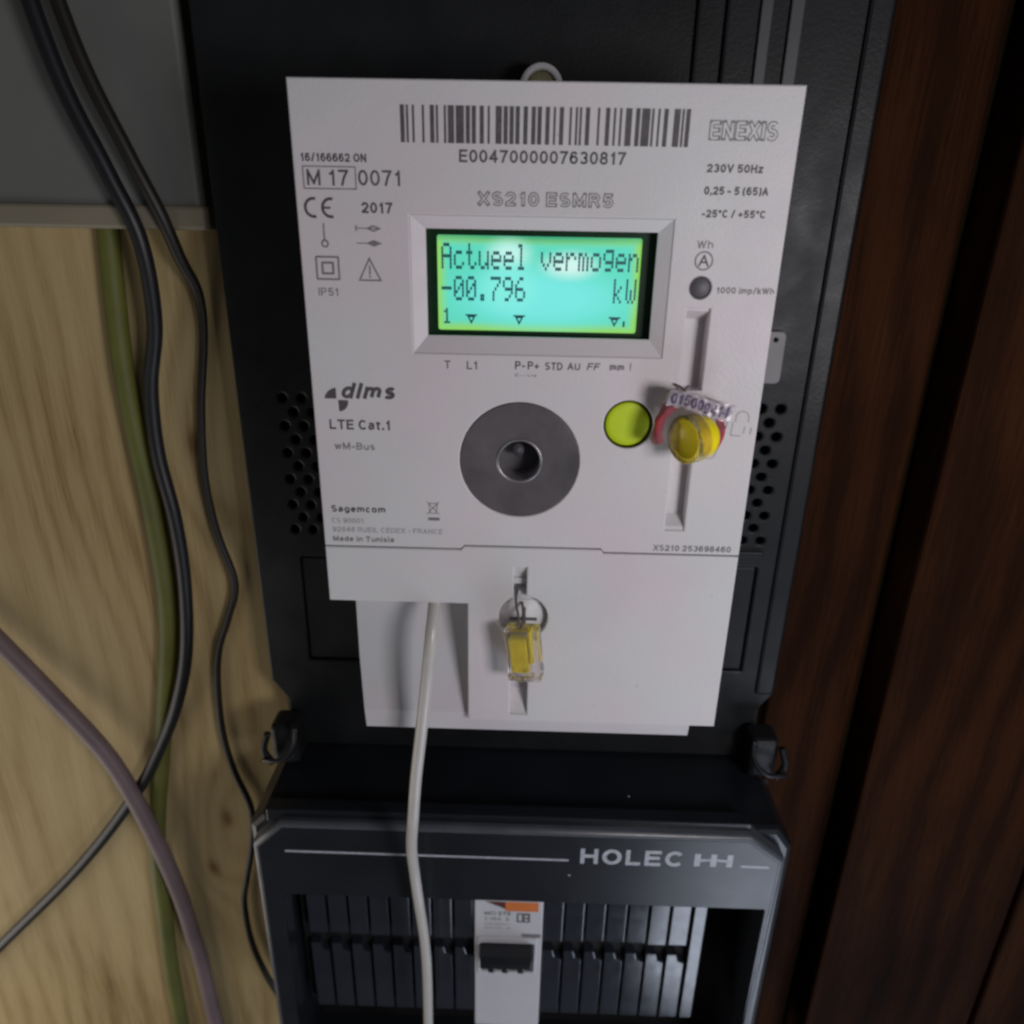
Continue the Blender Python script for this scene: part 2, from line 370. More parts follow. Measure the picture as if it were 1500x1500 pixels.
    g['k'] = (.42, [[(0, 1), (0, 0)], [(.40, h), (.02, .26)], [(.14, .38), (.42, 0)]])
    g['l'] = (.0, [[(0, 1), (0, 0)]])
    g['m'] = (.72, [[(0, h), (0, 0)], [(0, .46)] + _e(.18, .48, .18, .22, 180, 0, 9) + [(.36, 0)], [(.36, .46)] + _e(.54, .48, .18, .22, 180, 0, 9) + [(.72, 0)]])
    g['n'] = (.44, [[(0, h), (0, 0)], [(0, .42)] + _e(.22, .46, .22, .24, 180, 0, 10) + [(.44, 0)]])
    g['o'] = (.48, [_e(.24, r, .24, r, 90, 450, 22)])
    g['p'] = (.46, [[(0, h), (0, -.28)], _e(.23, r, .23, r, 90, 450, 22)])
    g['s'] = (.40, [_e(.20, .53, .18, .17, 35, 270, 12) + _e(.20, .18, .20, .18, 90, -150, 12)])
    g['t'] = (.26, [[(.10, .92), (.10, .12)] + _e(.20, .10, .10, .10, 180, 270, 5) + [(.26, 0)], [(0, h), (.26, h)]])
    g['u'] = (.44, [[(0, h), (0, .22)] + _e(.22, .22, .22, .22, 180, 360, 10) + [(.44, h)], [(.44, .3), (.44, 0)]])
    g['w'] = (.68, [[(0, h), (.17, 0), (.34, h), (.51, 0), (.68, h)]])
    g['z'] = (.40, [[(0, h), (.40, h), (0, 0), (.40, 0)]])
    g['-'] = (.26, [[(0, .36), (.26, .36)]]); g['+'] = (.44, [[(0, .38), (.44, .38)], [(.22, .14), (.22, .62)]])
    g['/'] = (.30, [[(0, -.02), (.30, 1.02)]]); g['.'] = (.0, [[(0, .0), (0, .06)]]); g[','] = (.05, [[(.05, .06), (0, -.14)]])
    g['('] = (.18, [_e(.26, .42, .26, .62, 105, 255, 12)]); g[')'] = (.18, [_e(-.06, .42, .26, .62, 75, -75, 12)])
    g['°'] = (.22, [_e(.11, .86, .11, .12, 90, 450, 12)]); g['!'] = (.0, [[(0, 1), (0, .32)], [(0, .0), (0, .06)]])
    g['~'] = (.40, [[(0, .34), (.1, .46), (.2, .42), (.3, .34), (.4, .44)]])
    return g
GL = _glyph_table()
def pieces(pl):
    if len(pl) > 8 and (Vector(pl[0]) - Vector(pl[-1])).length < 1e-4 : return [(pl[:-1], True)] if all(True for _ in ()) and _smooth(pl) else _cut(pl)
    return _cut(pl)
def _turn(a, b, c):
    u = Vector(b) - Vector(a); w_ = Vector(c) - Vector(b)
    return 1 if u.length < 1e-6 or w_.length < 1e-6 else u.normalized().dot(w_.normalized())
def _smooth(pl): return all(_turn(pl[i - 1], pl[i], pl[i + 1]) > .55 for i in range(1, len(pl) - 1))
def _cut(pl):
    out = []; cur = [pl[0]]
    for i in range(1, len(pl)):
        cur.append(pl[i])
        if i < len(pl) - 1 and _turn(pl[i - 1], pl[i], pl[i + 1]) < .55: out.append((cur, False)); cur = [pl[i]]
    out.append((cur, False)); return [(c, f) for c, f in out if len(c) > 1]
def ribbon(pts, t, z, closed):
    n = len(pts); V_ = []
    for i in range(n):
        b_ = Vector(pts[i])
        a_ = Vector(pts[i - 1]) if (i > 0 or closed) else None
        c_ = Vector(pts[(i + 1) % n]) if (i < n - 1 or closed) else None
        d1 = (b_ - a_).normalized() if a_ is not None and (b_ - a_).length > 1e-6 else None
        d2 = (c_ - b_).normalized() if c_ is not None and (c_ - b_).length > 1e-6 else None
        if d1 is None: d1 = d2
        if d2 is None: d2 = d1
        if d1.dot(d2) < -.35:          # sharp corner: square it off
            n1 = Vector((-d1.y, d1.x)); n2 = Vector((-d2.y, d2.x)); q = b_ + d1 * t * .35; V_.append((q + n1 * t / 2, q - n1 * t / 2)); q = b_ - d2 * t * .35; V_.append((q + n2 * t / 2, q - n2 * t / 2)); continue
        n1 = Vector((-d1.y, d1.x)); n2 = Vector((-d2.y, d2.x)); mi = (n1 + n2).normalized(); k = max(.5, mi.dot(n1))
        q = b_
        if a_ is None: q = b_ - d2 * t * .5 if (False) else b_
        V_.append((q + mi * t / 2 / k, q - mi * t / 2 / k))
    vs = []; fs = []
    for l_, r_ in V_: vs += [(l_.x, l_.y, z), (r_.x, r_.y, z)]
    m_ = len(V_)
    for i in range(m_ if closed else m_ - 1):
        j = (i + 1) % m_; fs.append((2 * i, 2 * j, 2 * j + 1, 2 * i + 1))
    return vs, fs
def text(txt, x0, x1, ytop, ybase, z, material, parent, t=.15, shear=0.0, gap=.15, name='lettering', mtx=None):
    H_ = ybase - ytop; pen = 0; items = []
    for ch in txt:
        if ch == ' ': pen += .34; continue
        w_, st = GL[ch]; items.append((pen, w_, st)); pen += w_ + t + gap
    tot = pen - gap; sx = (x1 - x0) / tot; T = t * H_; out = MB(); k = 0
    for p0, w_, st in items:
        for q, closed in [pc for pl in st for pc in pieces(pl)]:
            pts = [(x0 + (p0 + t / 2 + x + y * shear) * sx, ybase - (t / 2 + y * (1 - t)) * H_) for x, y in q]
            if not closed and len(pts) >= 2:      # square ends: vertical and horizontal ends reach the full height
                for e_, o_ in ((0, 1), (-1, -2)):
                    d = (Vector(pts[e_]) - Vector(pts[o_])); 
                    if d.length > 1e-6:
                        d.normalize(); pts[e_] = (pts[e_][0] + d.x * T * .48, pts[e_][1] + d.y * T * .48) if len(pts) < 4 else pts[e_]
            vs, fs = ribbon(pts, T, z - .0015 * (k % 9), closed); k += 1
            if mtx: vs = [tuple(mtx @ Vector(v)) for v in vs]
            out.add(vs, fs)
    return out.build(name, material, parent, recalc=False)
def outlined(txt, x0, x1, ytop, ybase, z, m1, m2, parent, t=.26, thin=.13):
    o = text(txt, x0, x1, ytop, ybase, z, m1, parent, t=t, gap=.12)
    GX = (t - thin) / 2 * (ybase - ytop)
    # inner line in the face colour, same stroke centres
    H_ = ybase - ytop; pen = 0; out = MB(); T = thin * H_; k = 0
    n_ = 0; items = []
    for ch in txt:
        if ch == ' ': pen += .34; continue
        w_, st = GL[ch]; items.append((pen, w_, st)); pen += w_ + t + .12
    tot = pen - .12; sx = (x1 - x0) / tot
    for p0, w_, st in items:
        for q, closed in [pc for pl in st for pc in pieces(pl)]:
            pts = [(x0 + (p0 + t / 2 + x) * sx, ybase - (t / 2 + y * (1 - t)) * H_) for x, y in q]
            vs, fs = ribbon(pts, T, z - .03 - .0015 * (k % 9), closed); k += 1; out.add(vs, fs)
    out.build('lettering', m2, parent, recalc=False)
    return o

# ------------------------------------------------------------------ setting
mb = MB(); mb.box(-330, -220, 76, 420, 640, 90); w = mb.build('plywood_wall', 'ply'); props(w, kind='structure')

# reddish brown boards to the right
def post(x0, x1, z, label):
    t = thing('wooden_board', ((x0 + x1) / 2, 600, 75), label, 'wooden board')
    b = MB(); b.box(x0, -200, z, x1, 620, 75.5, bev=1.5); b.build('board_face', 'redwood', t)
    return t
post(174.5, 213, 69, 'narrow dark brown board beside the black meter board, nearest to it')
post(216.5, 300, 52, 'wide reddish brown board standing proud at the far right')
post(303, 410, 52, 'reddish brown board at the outermost right edge, past the wide one')

# grey trunking upper left with beige collar
t = thing('cable_trunking', (-90, 33, 70), 'grey green square trunking ending above the bare plywood, upper left', 'trunking')
MB().box(-128, -220, 64, -52.5, 33, 75.9, bev=1.5).build('duct', 'trunk', t)
MB().box(-130, 30, 62.5, -51, 38, 75.8, bev=1.2).build('collar', 'collar', t)

# ------------------------------------------------------------------ black meter board
bd = thing('meter_board', (64, 252, 74), 'black plastic meter board with rows of vent holes behind the white meter', 'meter board')
holes = []
for side in (0, 1):
    for r in range(11):
        Y = 96.2 + r * 5.35
        xs = ([149.7, 156.9] if r % 2 == 0 else [146.1, 153.4]) if side else ([-29.3, -22.1, -14.9] if r % 2 == 0 else [-25.6, -18.4])
        for X in xs: holes.append(circ(X, Y, 1.75, 12))
rec_r = rect(134, 161.5, 157.5, 211, 1); rec_l = rect(-28.5, 162, -4, 211, 1)
brd = MB().plate([(-46.5, -170), (173, -170), (173, 222), (166, 232), (166, 256), (-40, 256), (-40, 232), (-46.5, 222)], 60, 68, holes=holes + [rec_r, rec_l], bev=0.8)
brd.build('front_panel', 'black', bd)
MB().box(-43, -168, 67.5, 170, 254, 75.5).build('back_panel', 'void', bd)
for side, rr in (('r', rect(134.6, 162.1, 156.9, 210.4, .7)), ('l', rect(-27.9, 162.6, -4.6, 210.4, .7))):
    MB().plate(rr, 60.9, 66, bev=.4).build('knockout_panel', 'black', bd)
# raised ribs above the meter
for i, (x0, x1) in enumerate(((131.5, 135.2), (140.6, 144.8))):
    MB().box(x0, -168, 58.8, x1, 10, 60.5, bev=.4).build('rib', 'rib', bd)
for x0, x1 in ((112, 113.2), (121, 122.2)):
    MB().box(x0, -168, 58.4, x1, 88, 60.5, bev=.6).build('rib', 'black', bd)
MB().box(164.5, -168, 59.0, 172.5, 222, 60.6, bev=1.2).build('side_rail', 'black', bd)
MB().box(134, 154.2, 58.4, 158.5, 156.4, 60.5, bev=.4).build('ledge', 'black', bd)
tab = MB().plate(rect(140, 67.6, 154, 86.3, 2.0), 57.2, 60.4, holes=[circ(150.4, 70.6, .75, 10)], bev=.4).build('latch_plate', 'greytab', bd)

# clips at the lower corners
def clip(xc, sgn, label):
    t = thing('mounting_clip', (xc, 255, 52), label, 'clip')
    b = MB(); b.box(xc - 6, 236, 46, xc + 6, 256, 59, bev=2.2); b.build('clip_body', 'black', t)
    k = MB(); k.tube([(xc + sgn * 7, 233, 42), (xc + sgn * 6.5, 241, 39), (xc + sgn * 1, 247, 38), (xc - sgn * 7, 249, 40), (xc - sgn * 9, 253, 44)], 1.0, n=8); k.build('hook', 'black2', t)
    k = MB(); k.tube([(xc - sgn * 6, 238, 44), (xc - sgn * 8, 246, 43), (xc - sgn * 5, 253, 43)], 1.5, n=8); k.build('spring', 'black', t)
clip(-38.5, 1, 'black clip with a curved hook at the lower left corner of the meter board')
clip(168, -1, 'black clip with loops at the lower right corner of the meter board')

# ------------------------------------------------------------------ distribution board
db = thing('distribution_board', (64, 420, 75), 'black distribution board lettered HOLEC with a row of blanking strips', 'distribution board')
# body and its flat top, seen from above
body = MB()
body.plate([(-46, 263), (-40, 257), (168, 257), (174.5, 266), (174.5, 440), (-46, 440)], 18, 75, holes=[rect(-36, 290, 167, 425)], bev=2.5)
body.build('case', 'black2', db)
MB().flat([(-45, 262), (174, 262), (174, 440), (-45, 440)], 52).build('case_back', 'void', db)
MB().box(-37, 251.2, 14.5, 155, 257.5, 21, bev=.5).build('top_lip', 'black2', db)
win = rect(-33.6, 292.6, 164.8, 420, .8, 2)
outl = [(-43, 266.5), (-31, 254.6), (154.5, 254.6), (169.4, 266.5), (166.2, 440), (-43, 440)]
MB().plate(offset(outl, -2.1), 11, 22, holes=[win], bev=.35).build('front_cover', 'black2', db)
# bevelled edge strip around the front
e = MB(); NS = 6
for k in range(NS):
    a0_, a1_ = math.pi / 2 * k / NS, math.pi / 2 * (k + 1) / NS
    e.loft(offset(outl, -2.2 * (1 - math.sin(a0_))) if k < NS else outl, 11.05 + 2.3 * (1 - math.cos(a0_)), offset(outl, -2.2 * (1 - math.sin(a1_)) - .001), 11.05 + 2.3 * (1 - math.cos(a1_)), True)
e.loft(offset(outl, -.001), 13.35, offset(outl, -.001), 20, True); e.build('edge_strip', 'bevel', db)
# front print
ZF = 10.93
def bar(x0, y0, x1, y1, w, z, m_, parent, name='printed_line'):
    return MB().stroke([(x0, y0), (x1, y1)], w, z).build(name, m_, parent, recalc=False)
bar(-29.3, 268.9, 83.3, 269.1, 1.0, ZF, 'lettering', db)
bar(152.6, 269.5, 162.6, 269.6, 1.15, ZF, 'lettering', db)
text('HOLEC', 88.2, 129.2, 262.7, 270.6, ZF, 'lettering', db, t=0.209)
lg = MB()
for i, x in enumerate((134.6, 141.0, 147.4)):
    lg.stroke([(x, 264.6), (x, 269.0)], 2.3, ZF - .01 * i)
lg.stroke([(135, 266.9), (141.2, 266.5), (147, 267.0)], 1.3, ZF - .04)
lg.build('maker_mark', 'lettering', db, recalc=False)
sp = MB(); sp.lathe([(.01, -.35), (.45, -.2), (.5, 0)], (84.3, 277, 10.98), n=8); sp.build('dust_speck', 'lettering', db)  # white dust flecks, here and on the case top
sp = MB(); sp.lathe([(.01, -.35), (.5, -.2), (.55, 0)], (109.5, 256.9, 34), axis=(0, -1, 0), n=8); sp.build('dust_speck', 'lettering', db)

# blanking strips
ZB = 25
def blank_mesh():
    b = MB(); b.plate(rect(0, 298, 8.1, 332.6, .3, 1), ZB, ZB + 6, bev=.35); return b
proto = None; plow = None
edges = [(-29.2 + 9.35 * i) for i in range(8)] + [76.1 + 9.28 * i for i in range(7)]
for i, x in enumerate(edges):
    if x < -3 and i < 3: pass
    if proto is None:
        proto = blank_mesh().build('blanking_strip', 'blank', db)
        lw = MB(); lw.plate([(0, 338.6), (4.2, 338.6), (5.2, 342.5), (8.1, 344), (8.1, 380), (0, 380)], ZB, ZB + 6, bev=.35)
        plow = lw.build('lower_strip', 'blank', db)
        a, b = proto, plow
    else:
        a, b = proto.copy(), plow.copy(); C.objects.link(a); C.objects.link(b)
    a.location = (x / 1000, random.uniform(0, .0003), 0); b.location = (x / 1000, 0, 0)
    a.rotation_euler = (random.uniform(-.004, .004), 0, 0)
MB().plate(rect(141.3, 298, 146.8, 380, .3, 1), ZB, ZB + 6, bev=.35).build('end_strip', 'blank', db)
MB().box(-33, 296, ZB + 4, 141, 380, ZB + 8).build('carrier_rail', 'void', db)

# ------------------------------------------------------------------ breaker
br = thing('circuit_breaker', (60, 345, 40), 'white circuit breaker with a wide black toggle and orange stripe among the blanking strips', 'circuit breaker')
MB().plate(rect(45.3, 297, 75.3, 388, .8, 2), 23.5, 50, bev=.6).build('case', 'breaker', br)
MB().flat(rect(58.8, 307.6, 73.2, 313.1), 23.44).build('orange_stripe', 'orange', br)
MB().flat([(50, 307.6), (58.8, 307.6), (58.8, 311.9)], 23.43).build('maroon_stripe', 'maroon', br)
text('MCI 2TE', 49.6, 61.2, 313.6, 315.6, 23.4, 'ink', br, t=0.173)
text('C16A  2', 49.7, 60.5, 317.0, 318.8, 23.4, 'ink2', br, t=0.161)
text('230/400V~', 49.8, 60.8, 320.4, 321.6, 23.4, 'ink3', br)
text('6000  3', 49.8, 61.0, 322.8, 324.0, 23.4, 'ink3', br)
MB().flat(rect(63.8, 314.2, 69.6, 319.6), 23.4, [rect(64.5, 314.9, 66.1, 318.9), rect(67.2, 315.3, 68.8, 316.7), rect(67.2, 317.6, 68.8, 318.9)]).build('symbol', 'ink', br)
MB().flat(rect(66.2, 326.6, 74.6, 328.9), 23.4).build('grey_label', 'ink2', br)
# toggle
MB().plate(rect(46.6, 328.5, 73.2, 352, 1.2, 3), 22.6, 24, holes=[rect(48, 332, 71.8, 350, .8, 2)], bev=.4).build('toggle_frame', 'breaker', br)
MB().flat(rect(47.8, 331.8, 72, 350.2), 23.45).build('toggle_well', 'lens', br)
tg = MB(); prof = [(332.0, 23.0), (332.6, 16.6), (334.2, 14.2), (336.5, 14.0), (340.2, 17.5), (342.6, 22.9)]
x0, x1 = 47.9, 70.9; n = len(prof)
tg.add([(x0 + (.6 if z < 16 else 0), y, z) for y, z in prof] + [(x1 - (.6 if z < 16 else 0), y, z) for y, z in prof], [(i, i + 1, n + i + 1, n + i) for i in range(n - 1)] + [tuple(range(n)), tuple(range(n, 2 * n))])
for xx in (51.5, 57.5, 64.5): tg.box(xx, 339.5, 17.5, xx + 3.4, 344.6, 22.5, bev=.9)
tg.build('toggle', 'black2', br)

# ------------------------------------------------------------------ electricity meter
mt = thing('electricity_meter', (65, 200, 58), 'white smart electricity meter with a glowing green display and barcode on the black board', 'electricity meter')
SL = [rect(106.1, 54.2, 112.4, 77.0), rect(106.1, 94, 111.9, 120.8)]
disc_c = (60.7, 99.5); btn_c = (92.3, 87.55); led_c = (109.05, 48.75)
G = 0.22
upper = [(0, 0), (130, 0), (130, 129.0 - G), (87.6, 129.0 - G), (86.6, 127.8 - G), (43.9, 127.8 - G), (42.9, 129.0 - G), (0, 129.0 - G)]
cover = MB().plate(upper, 0, 6, holes=[rect(30.1, 31.6, 100.2, 67.9), SL[0], SL[1], circ(*disc_c, 17.9, 64), circ(*btn_c, 7.15, 40), circ(*led_c, 2.85, 28)], bev=.5, seg=3)
cv = cover.build('front_cover', 'white', mt)
lower = [(0, 129.0 + G), (42.9, 129.0 + G), (43.9, 127.8 + G), (86.6, 127.8 + G), (87.6, 129.0 + G), (130, 129.0 + G), (130, 194), (44.9, 194), (44.9, 148.4), (0, 148.4)]
s2 = [(59.8, 134.7), (63.9, 134.7), (63.9, 145.06)] + [(63 + 8 * math.cos(math.radians(a)), 153 + 8 * math.sin(math.radians(a))) for a in range(-80, 246, 9)] + [(59.8, 145.65)]
s2b = rect(59.2, 178, 65.1, 191.2)
tc_ = MB().plate(lower, 0, 8, holes=[s2, s2b], bev=.5, seg=3).build('terminal_cover', 'white', mt)
# walls of both covers reach back to the board
sh = MB(); sh.plate([(0.6, .6), (129.4, .6), (129.4, 193.4), (45.4, 193.4), (45.4, 147.8), (.6, 147.8)], 4, 58, holes=[rect(2.5, 2.5, 127.5, 120)], bev=0)
# slot and well floors
def floor_strip(mbx, r, zs):     # zs: list of (y, z); strip floor across the slot
    x0_, x1_ = r[0][0] - .4, r[1][0] + .4
    for (ya, za), (yb, zb) in zip(zs, zs[1:]): mbx.add([(x0_, ya, za), (x1_, ya, za), (x1_, yb, zb), (x0_, yb, zb)], [(0, 1, 2, 3)])
hb = MB()
hb.plate([(1.2, 1.2), (128.8, 1.2), (128.8, 147.6), (1.2, 147.6)], 2.2, 40, holes=[rect(29, 30, 101.4, 69), rect(104.5, 52, 114, 123), circ(*disc_c, 18.2, 64), circ(*btn_c, 7.4, 32), circ(*led_c, 3.0, 24), rect(57, 133.5, 69.5, 147.4)], bev=0)
hb.build('housing', 'white2', mt)
ts = MB(); ts.plate([(46, 140), (128.6, 140), (128.6, 193.0), (46, 193)], 3.0, 40, holes=[rect(53, 142, 73, 192)], bev=0)
ts.box(-0 + .8, 146.0, 3, 45.5, 147.9, 40); ts.box(44.95, 147.9, 3, 46.5, 193.2, 40)
ts.build('terminal_block', 'white2', mt)
for sl_, zs_ in ((SL[0], [(53.5, .6), (55.0, .9), (57.5, 4.6), (77.6, 5.0)]), (SL[1], [(93, 4.4), (116.5, 4.2), (119.6, .8), (121.4, .5)]),
                 (rect(59.8, 0, 63.9, 1), [(134.2, .3), (146.2, 7.5)]), (s2b, [(177.5, 8.5), (191.6, .4)])):
    fl = MB(); floor_strip(fl, sl_, zs_); fl.build('seal_slot', 'white', mt)
# side walls of the slots (skirts behind the 6 mm cover are the cover's own edges)
rd = MB(); rd.lathe([(8.3, 2.6), (8.3, 8)], (63, 153, 0), n=40, smooth=True, cap=(True, False)); rd.build('seal_seat', 'white', mt)
sc = MB(); sc.box(58.6, 154.3, 2.42, 67.6, 155.4, 2.59); sc.box(62.7, 150.4, 2.40, 63.9, 159.0, 2.58); sc.build('screw_slot', 'ink', mt)

# lower plate behind the covers: deeper at the top than at its bottom edge
zf = lambda x, y, z: z + max(0, (193 - y)) / 45 * 11.5
lp = MB(); lp.plate([(5.0, 147), (5.0, 150), (6.6, 175), (8.2, 193), (8.6, 200.2), (122.0, 200.2), (122.4, 193), (122.4, 147)], 2.6, 12, bev=.4, zf=zf); lp.build('base_plate', 'white2', mt)
# mounting lug with its screw
lug = MB(); lug.plate([(57.8, 8), (57.8, -5.5)] + [(64.5 + 6.7 * math.cos(math.radians(a)), -5.5 + 6.7 * math.sin(math.radians(a))) for a in range(190, 351, 10)] + [(71.2, -5.5), (71.2, 8)], 48, 58, holes=[circ(64.5, -5.5, 4.7, 24)], bev=.8)
lg_o = lug.build('mounting_lug', 'white', mt)
MB().lathe([(.01, -1.4), (2.2, -1.3), (3.6, -.5), (4.0, .3), (4.6, .5), (4.65, 3)], (64.5, -5.5, 49.6), n=28, cap=(False, True)).build('screw', 'brass', lg_o)
MB().box(2, 2, 40, 128, 190, 59.5, bev=1).build('rear_case', 'white2', mt)

# display bezel, window, glass
bo = rect(30.1, 31.6, 100.2, 67.9); bi = rect(34.0, 34.9, 96.6, 63.2)
b = MB(); b.loft(bo, .15, bi, 1.7); b.loft(bi, 1.7, bi, 2.9); bz = b.build('display_bezel', 'white', mt)
b = MB(); b.loft(bi, 2.6, rect(34.2, 35.1, 96.4, 63.0), 6.0); gi = rect(36.6, 36.5, 93.1, 62.1, .6, 3)
b.flat(rect(33.5, 34.4, 97, 63.7), 5.2, [gi]); b.loft(gi, 5.2, gi, 6.2); b.build('display_frame', 'lcdframe', mt)

def lcd_material():
    m = bpy.data.materials.new('backlit_display'); m.use_nodes = True; nt = m.node_tree; n = nt.nodes; l = nt.links
    b = n['Principled BSDF']; tc = n.new('ShaderNodeTexCoord'); o0 = origin(mt)
    def dist(X, Y, sx, sy, r0, r1):
        p = P(X, Y, 6) - o0
        mp = n.new('ShaderNodeMapping'); mp.vector_type = 'POINT'
        mp.inputs['Location'].default_value = (-p.x * 1000 / sx, 0, -p.z * 1000 / sy); mp.inputs['Scale'].default_value = (1000 / sx, 0, 1000 / sy)
        l.new(tc.outputs['Object'], mp.inputs[0])
        ln = n.new('ShaderNodeVectorMath'); ln.operation = 'LENGTH'; l.new(mp.outputs[0], ln.inputs[0])
        mr = n.new('ShaderNodeMapRange'); mr.interpolation_type = 'SMOOTHSTEP'; mr.inputs['From Min'].default_value = r0; mr.inputs['From Max'].default_value = r1
        mr.inputs['To Min'].default_value = 1; mr.inputs['To Max'].default_value = 0; l.new(ln.outputs['Value'], mr.inputs[0]); return mr.outputs[0]
    def mix(fac, a, bcol):
        mx = n.new('ShaderNodeMix'); mx.data_type = 'RGBA'; l.new(fac, mx.inputs['Factor'])
        if isinstance(a, tuple): mx.inputs['A'].default_value = a + (1,)
        else: l.new(a, mx.inputs['A'])
        mx.inputs['B'].default_value = bcol + (1,); return mx.outputs['Result']
    def boxd(X, Y, hx, hy, r0, r1):
        p = P(X, Y, 6) - o0; sx_ = n.new('ShaderNodeSeparateXYZ'); l.new(tc.outputs['Object'], sx_.inputs[0]); res = []
        for o_, c_, h_ in ((0, p.x, hx / 1000), (2, p.z, hy / 1000)):
            q = n.new('ShaderNodeMath'); q.operation = 'SUBTRACT'; l.new(sx_.outputs[o_], q.inputs[0]); q.inputs[1].default_value = c_
            q2 = n.new('ShaderNodeMath'); q2.operation = 'ABSOLUTE'; l.new(q.outputs[0], q2.inputs[0])
            q3 = n.new('ShaderNodeMath'); q3.operation = 'SUBTRACT'; l.new(q2.outputs[0], q3.inputs[0]); q3.inputs[1].default_value = h_; res.append(q3.outputs[0])
        mx_ = n.new('ShaderNodeMath'); mx_.operation = 'MAXIMUM'; l.new(res[0], mx_.inputs[0]); l.new(res[1], mx_.inputs[1])
        mr = n.new('ShaderNodeMapRange'); mr.interpolation_type = 'SMOOTHSTEP'; l.new(mx_.outputs[0], mr.inputs[0])
        mr.inputs['From Min'].default_value = r0 / 1000; mr.inputs['From Max'].default_value = r1 / 1000; mr.inputs['To Min'].default_value = 1; mr.inputs['To Max'].default_value = 0; return mr.outputs[0]
    c = mix(boxd(64.8, 49.3, 28.2, 12.8, -3.2, -.3), (0.30, 0.72, 0.13), (0.12, 0.74, 0.56))
    c = mix(dist(66, 53, 29, 10, .3, 1.15), c, (0.20, 0.87, 0.83))
    c = mix(dist(65, 34.8, 70, 4.4, .3, 1.0), c, (0.01, 0.34, 0.20))
    c = mix(dist(56.5, 41.5, 9, 6.2, .1, 1.0), c, (0.62, 1.0, 0.92))
    c = mix(dist(73.5, 44.0, 11, 5.2, .1, 1.0), c, (0.72, 1.0, 0.95))
    c = mix(dist(57, 50, 12, 10, .2, 1.0), c, (0.25, 0.92, 0.84))
    b.inputs['Base Color'].default_value = (0.03, 0.12, 0.08, 1); b.inputs['Roughness'].default_value = .25
    l.new(c, b.inputs['Emission Color']); b.inputs['Emission Strength'].default_value = 0.86
    return m
MB().flat(rect(36.2, 36.2, 93.6, 62.5), 6.0).build('display_screen', lcd_material(), mt, recalc=False)

F5 = {'A': ' ### |#   #|#   #|#####|#   #|#   #|#   #', 'c': '     |     | ### |#    |#    |#   #| ### ', 't': ' #   | #   |###  | #   | #   | #  #|  ## ',
 'u': '     |     |#   #|#   #|#   #|#  ##| ## #', 'e': '     |     | ### |#   #|#####|#    | ### ', 'l': ' ##  |  #  |  #  |  #  |  #  |  #  | ### ',
 'v': '     |     |#   #|#   #|#   #| # # |  #  ', 'r': '     |     |# ## |##  #|#    |#    |#    ', 'm': '     |     |## # |# # #|# # #|# # #|# # #',
 'o': '     |     | ### |#   #|#   #|#   #| ### ', 'g': '     | ####|#   #|#   #| ####|    #| ### ', 'n': '     |     |# ## |##  #|#   #|#   #|#   #',
 '-': '     |     |     |#####|     |     |     ', '0': ' ### |#   #|#  ##|# # #|##  #|#   #| ### ', '.': '     |     |     |     |     | ##  | ##  ',
 '7': '#####|    #|   # |  #  | #   | #   | #   ', '9': ' ### |#   #|#   #| ####|    #|   # | ##  ', '6': '  ## | #   |#    |#### |#   #|#   #| ### ',
 'k': '#    |#    |#  # |# #  |##   |# #  |#  # ', 'W': '#   #|#   #|#   #|# # #|# # #|# # #| # # ', '1': '  #  | ##  |  #  |  #  |  #  |  #  | ### '}
def lcd_row(s_, x0, pitch, ytop, hgt, parent):
    b = MB(); dx = pitch / 6.0; dy = hgt / 7.0
    for i, ch in enumerate(s_):
        if ch == ' ': continue
        for r, row in enumerate(F5[ch].split('|')):
            for cidx, px in enumerate(row):
                if px != '#': continue
                X = x0 + i * pitch + cidx * dx; Y = ytop + r * dy
                b.add([(X, Y, 5.94), (X + dx * .93, Y, 5.94), (X + dx * .93, Y + dy * .93, 5.94), (X, Y + dy * .93, 5.94)], [(0, 1, 2, 3)])
    return b.build('display_text', 'lcdink', parent, recalc=False)
PT = (92.6 - 37.7) / 15.85
lcd_row('Actueel vermogen', 37.7, PT, 38.6, 6.9, mt)
lcd_row('-00.796', 37.6, PT, 47.3, 6.7, mt)
lcd_row('kW', 37.6 + 14 * PT, PT, 47.3, 6.7, mt)
lcd_row('1', 37.6, PT, 56.1, 4.3, mt)
for X in (46.0, 59.7, 86.9):
    b = MB(); b.flat([(X - 1.35, 57.9), (X + 1.35, 57.9), (X, 60.5)], 5.94, [[(X - .55, 58.55), (X + .55, 58.55), (X, 59.5)]]); b.flat(rect(X - 1.7, 57.7, X + 1.7, 58.1), 5.935)
    b.build('display_arrow', 'lcdink', mt, recalc=False)
MB().flat(rect(89.3, 58.8, 89.9, 60.4), 5.94).build('display_mark', 'lcdink', mt, recalc=False)

# optical port disc
c0 = (disc_c[0], disc_c[1], 0)
b = MB(); b.lathe([(17.85, 3.0), (17.8, .3)], c0, n=72, cap=(False, False)); b.lathe([(17.8, .3), (17.5, .12)], c0, n=72, cap=(False, False)); b.lathe([(17.5, .12), (6.9, .12)], c0, n=72, cap=(False, False), smooth=False); b.build('optical_port_disc', 'steel', mt)
b = MB(); b.lathe([(7.0, .2), (6.75, -.18), (6.35, -.2), (6.1, .15), (6.0, 9)], c0, n=48, cap=(False, False)); b.build('port_ring', 'steel2', mt)
b = MB(); b.lathe([(.01, 9), (6.0, 9)], c0, n=32, cap=(False, False)); b.lathe([(.01, 4.5), (1.8, 5), (1.9, 9)], (60.2, 97.6, 0), n=20, cap=(False, False)); b.build('port_floor', 'lens', mt)
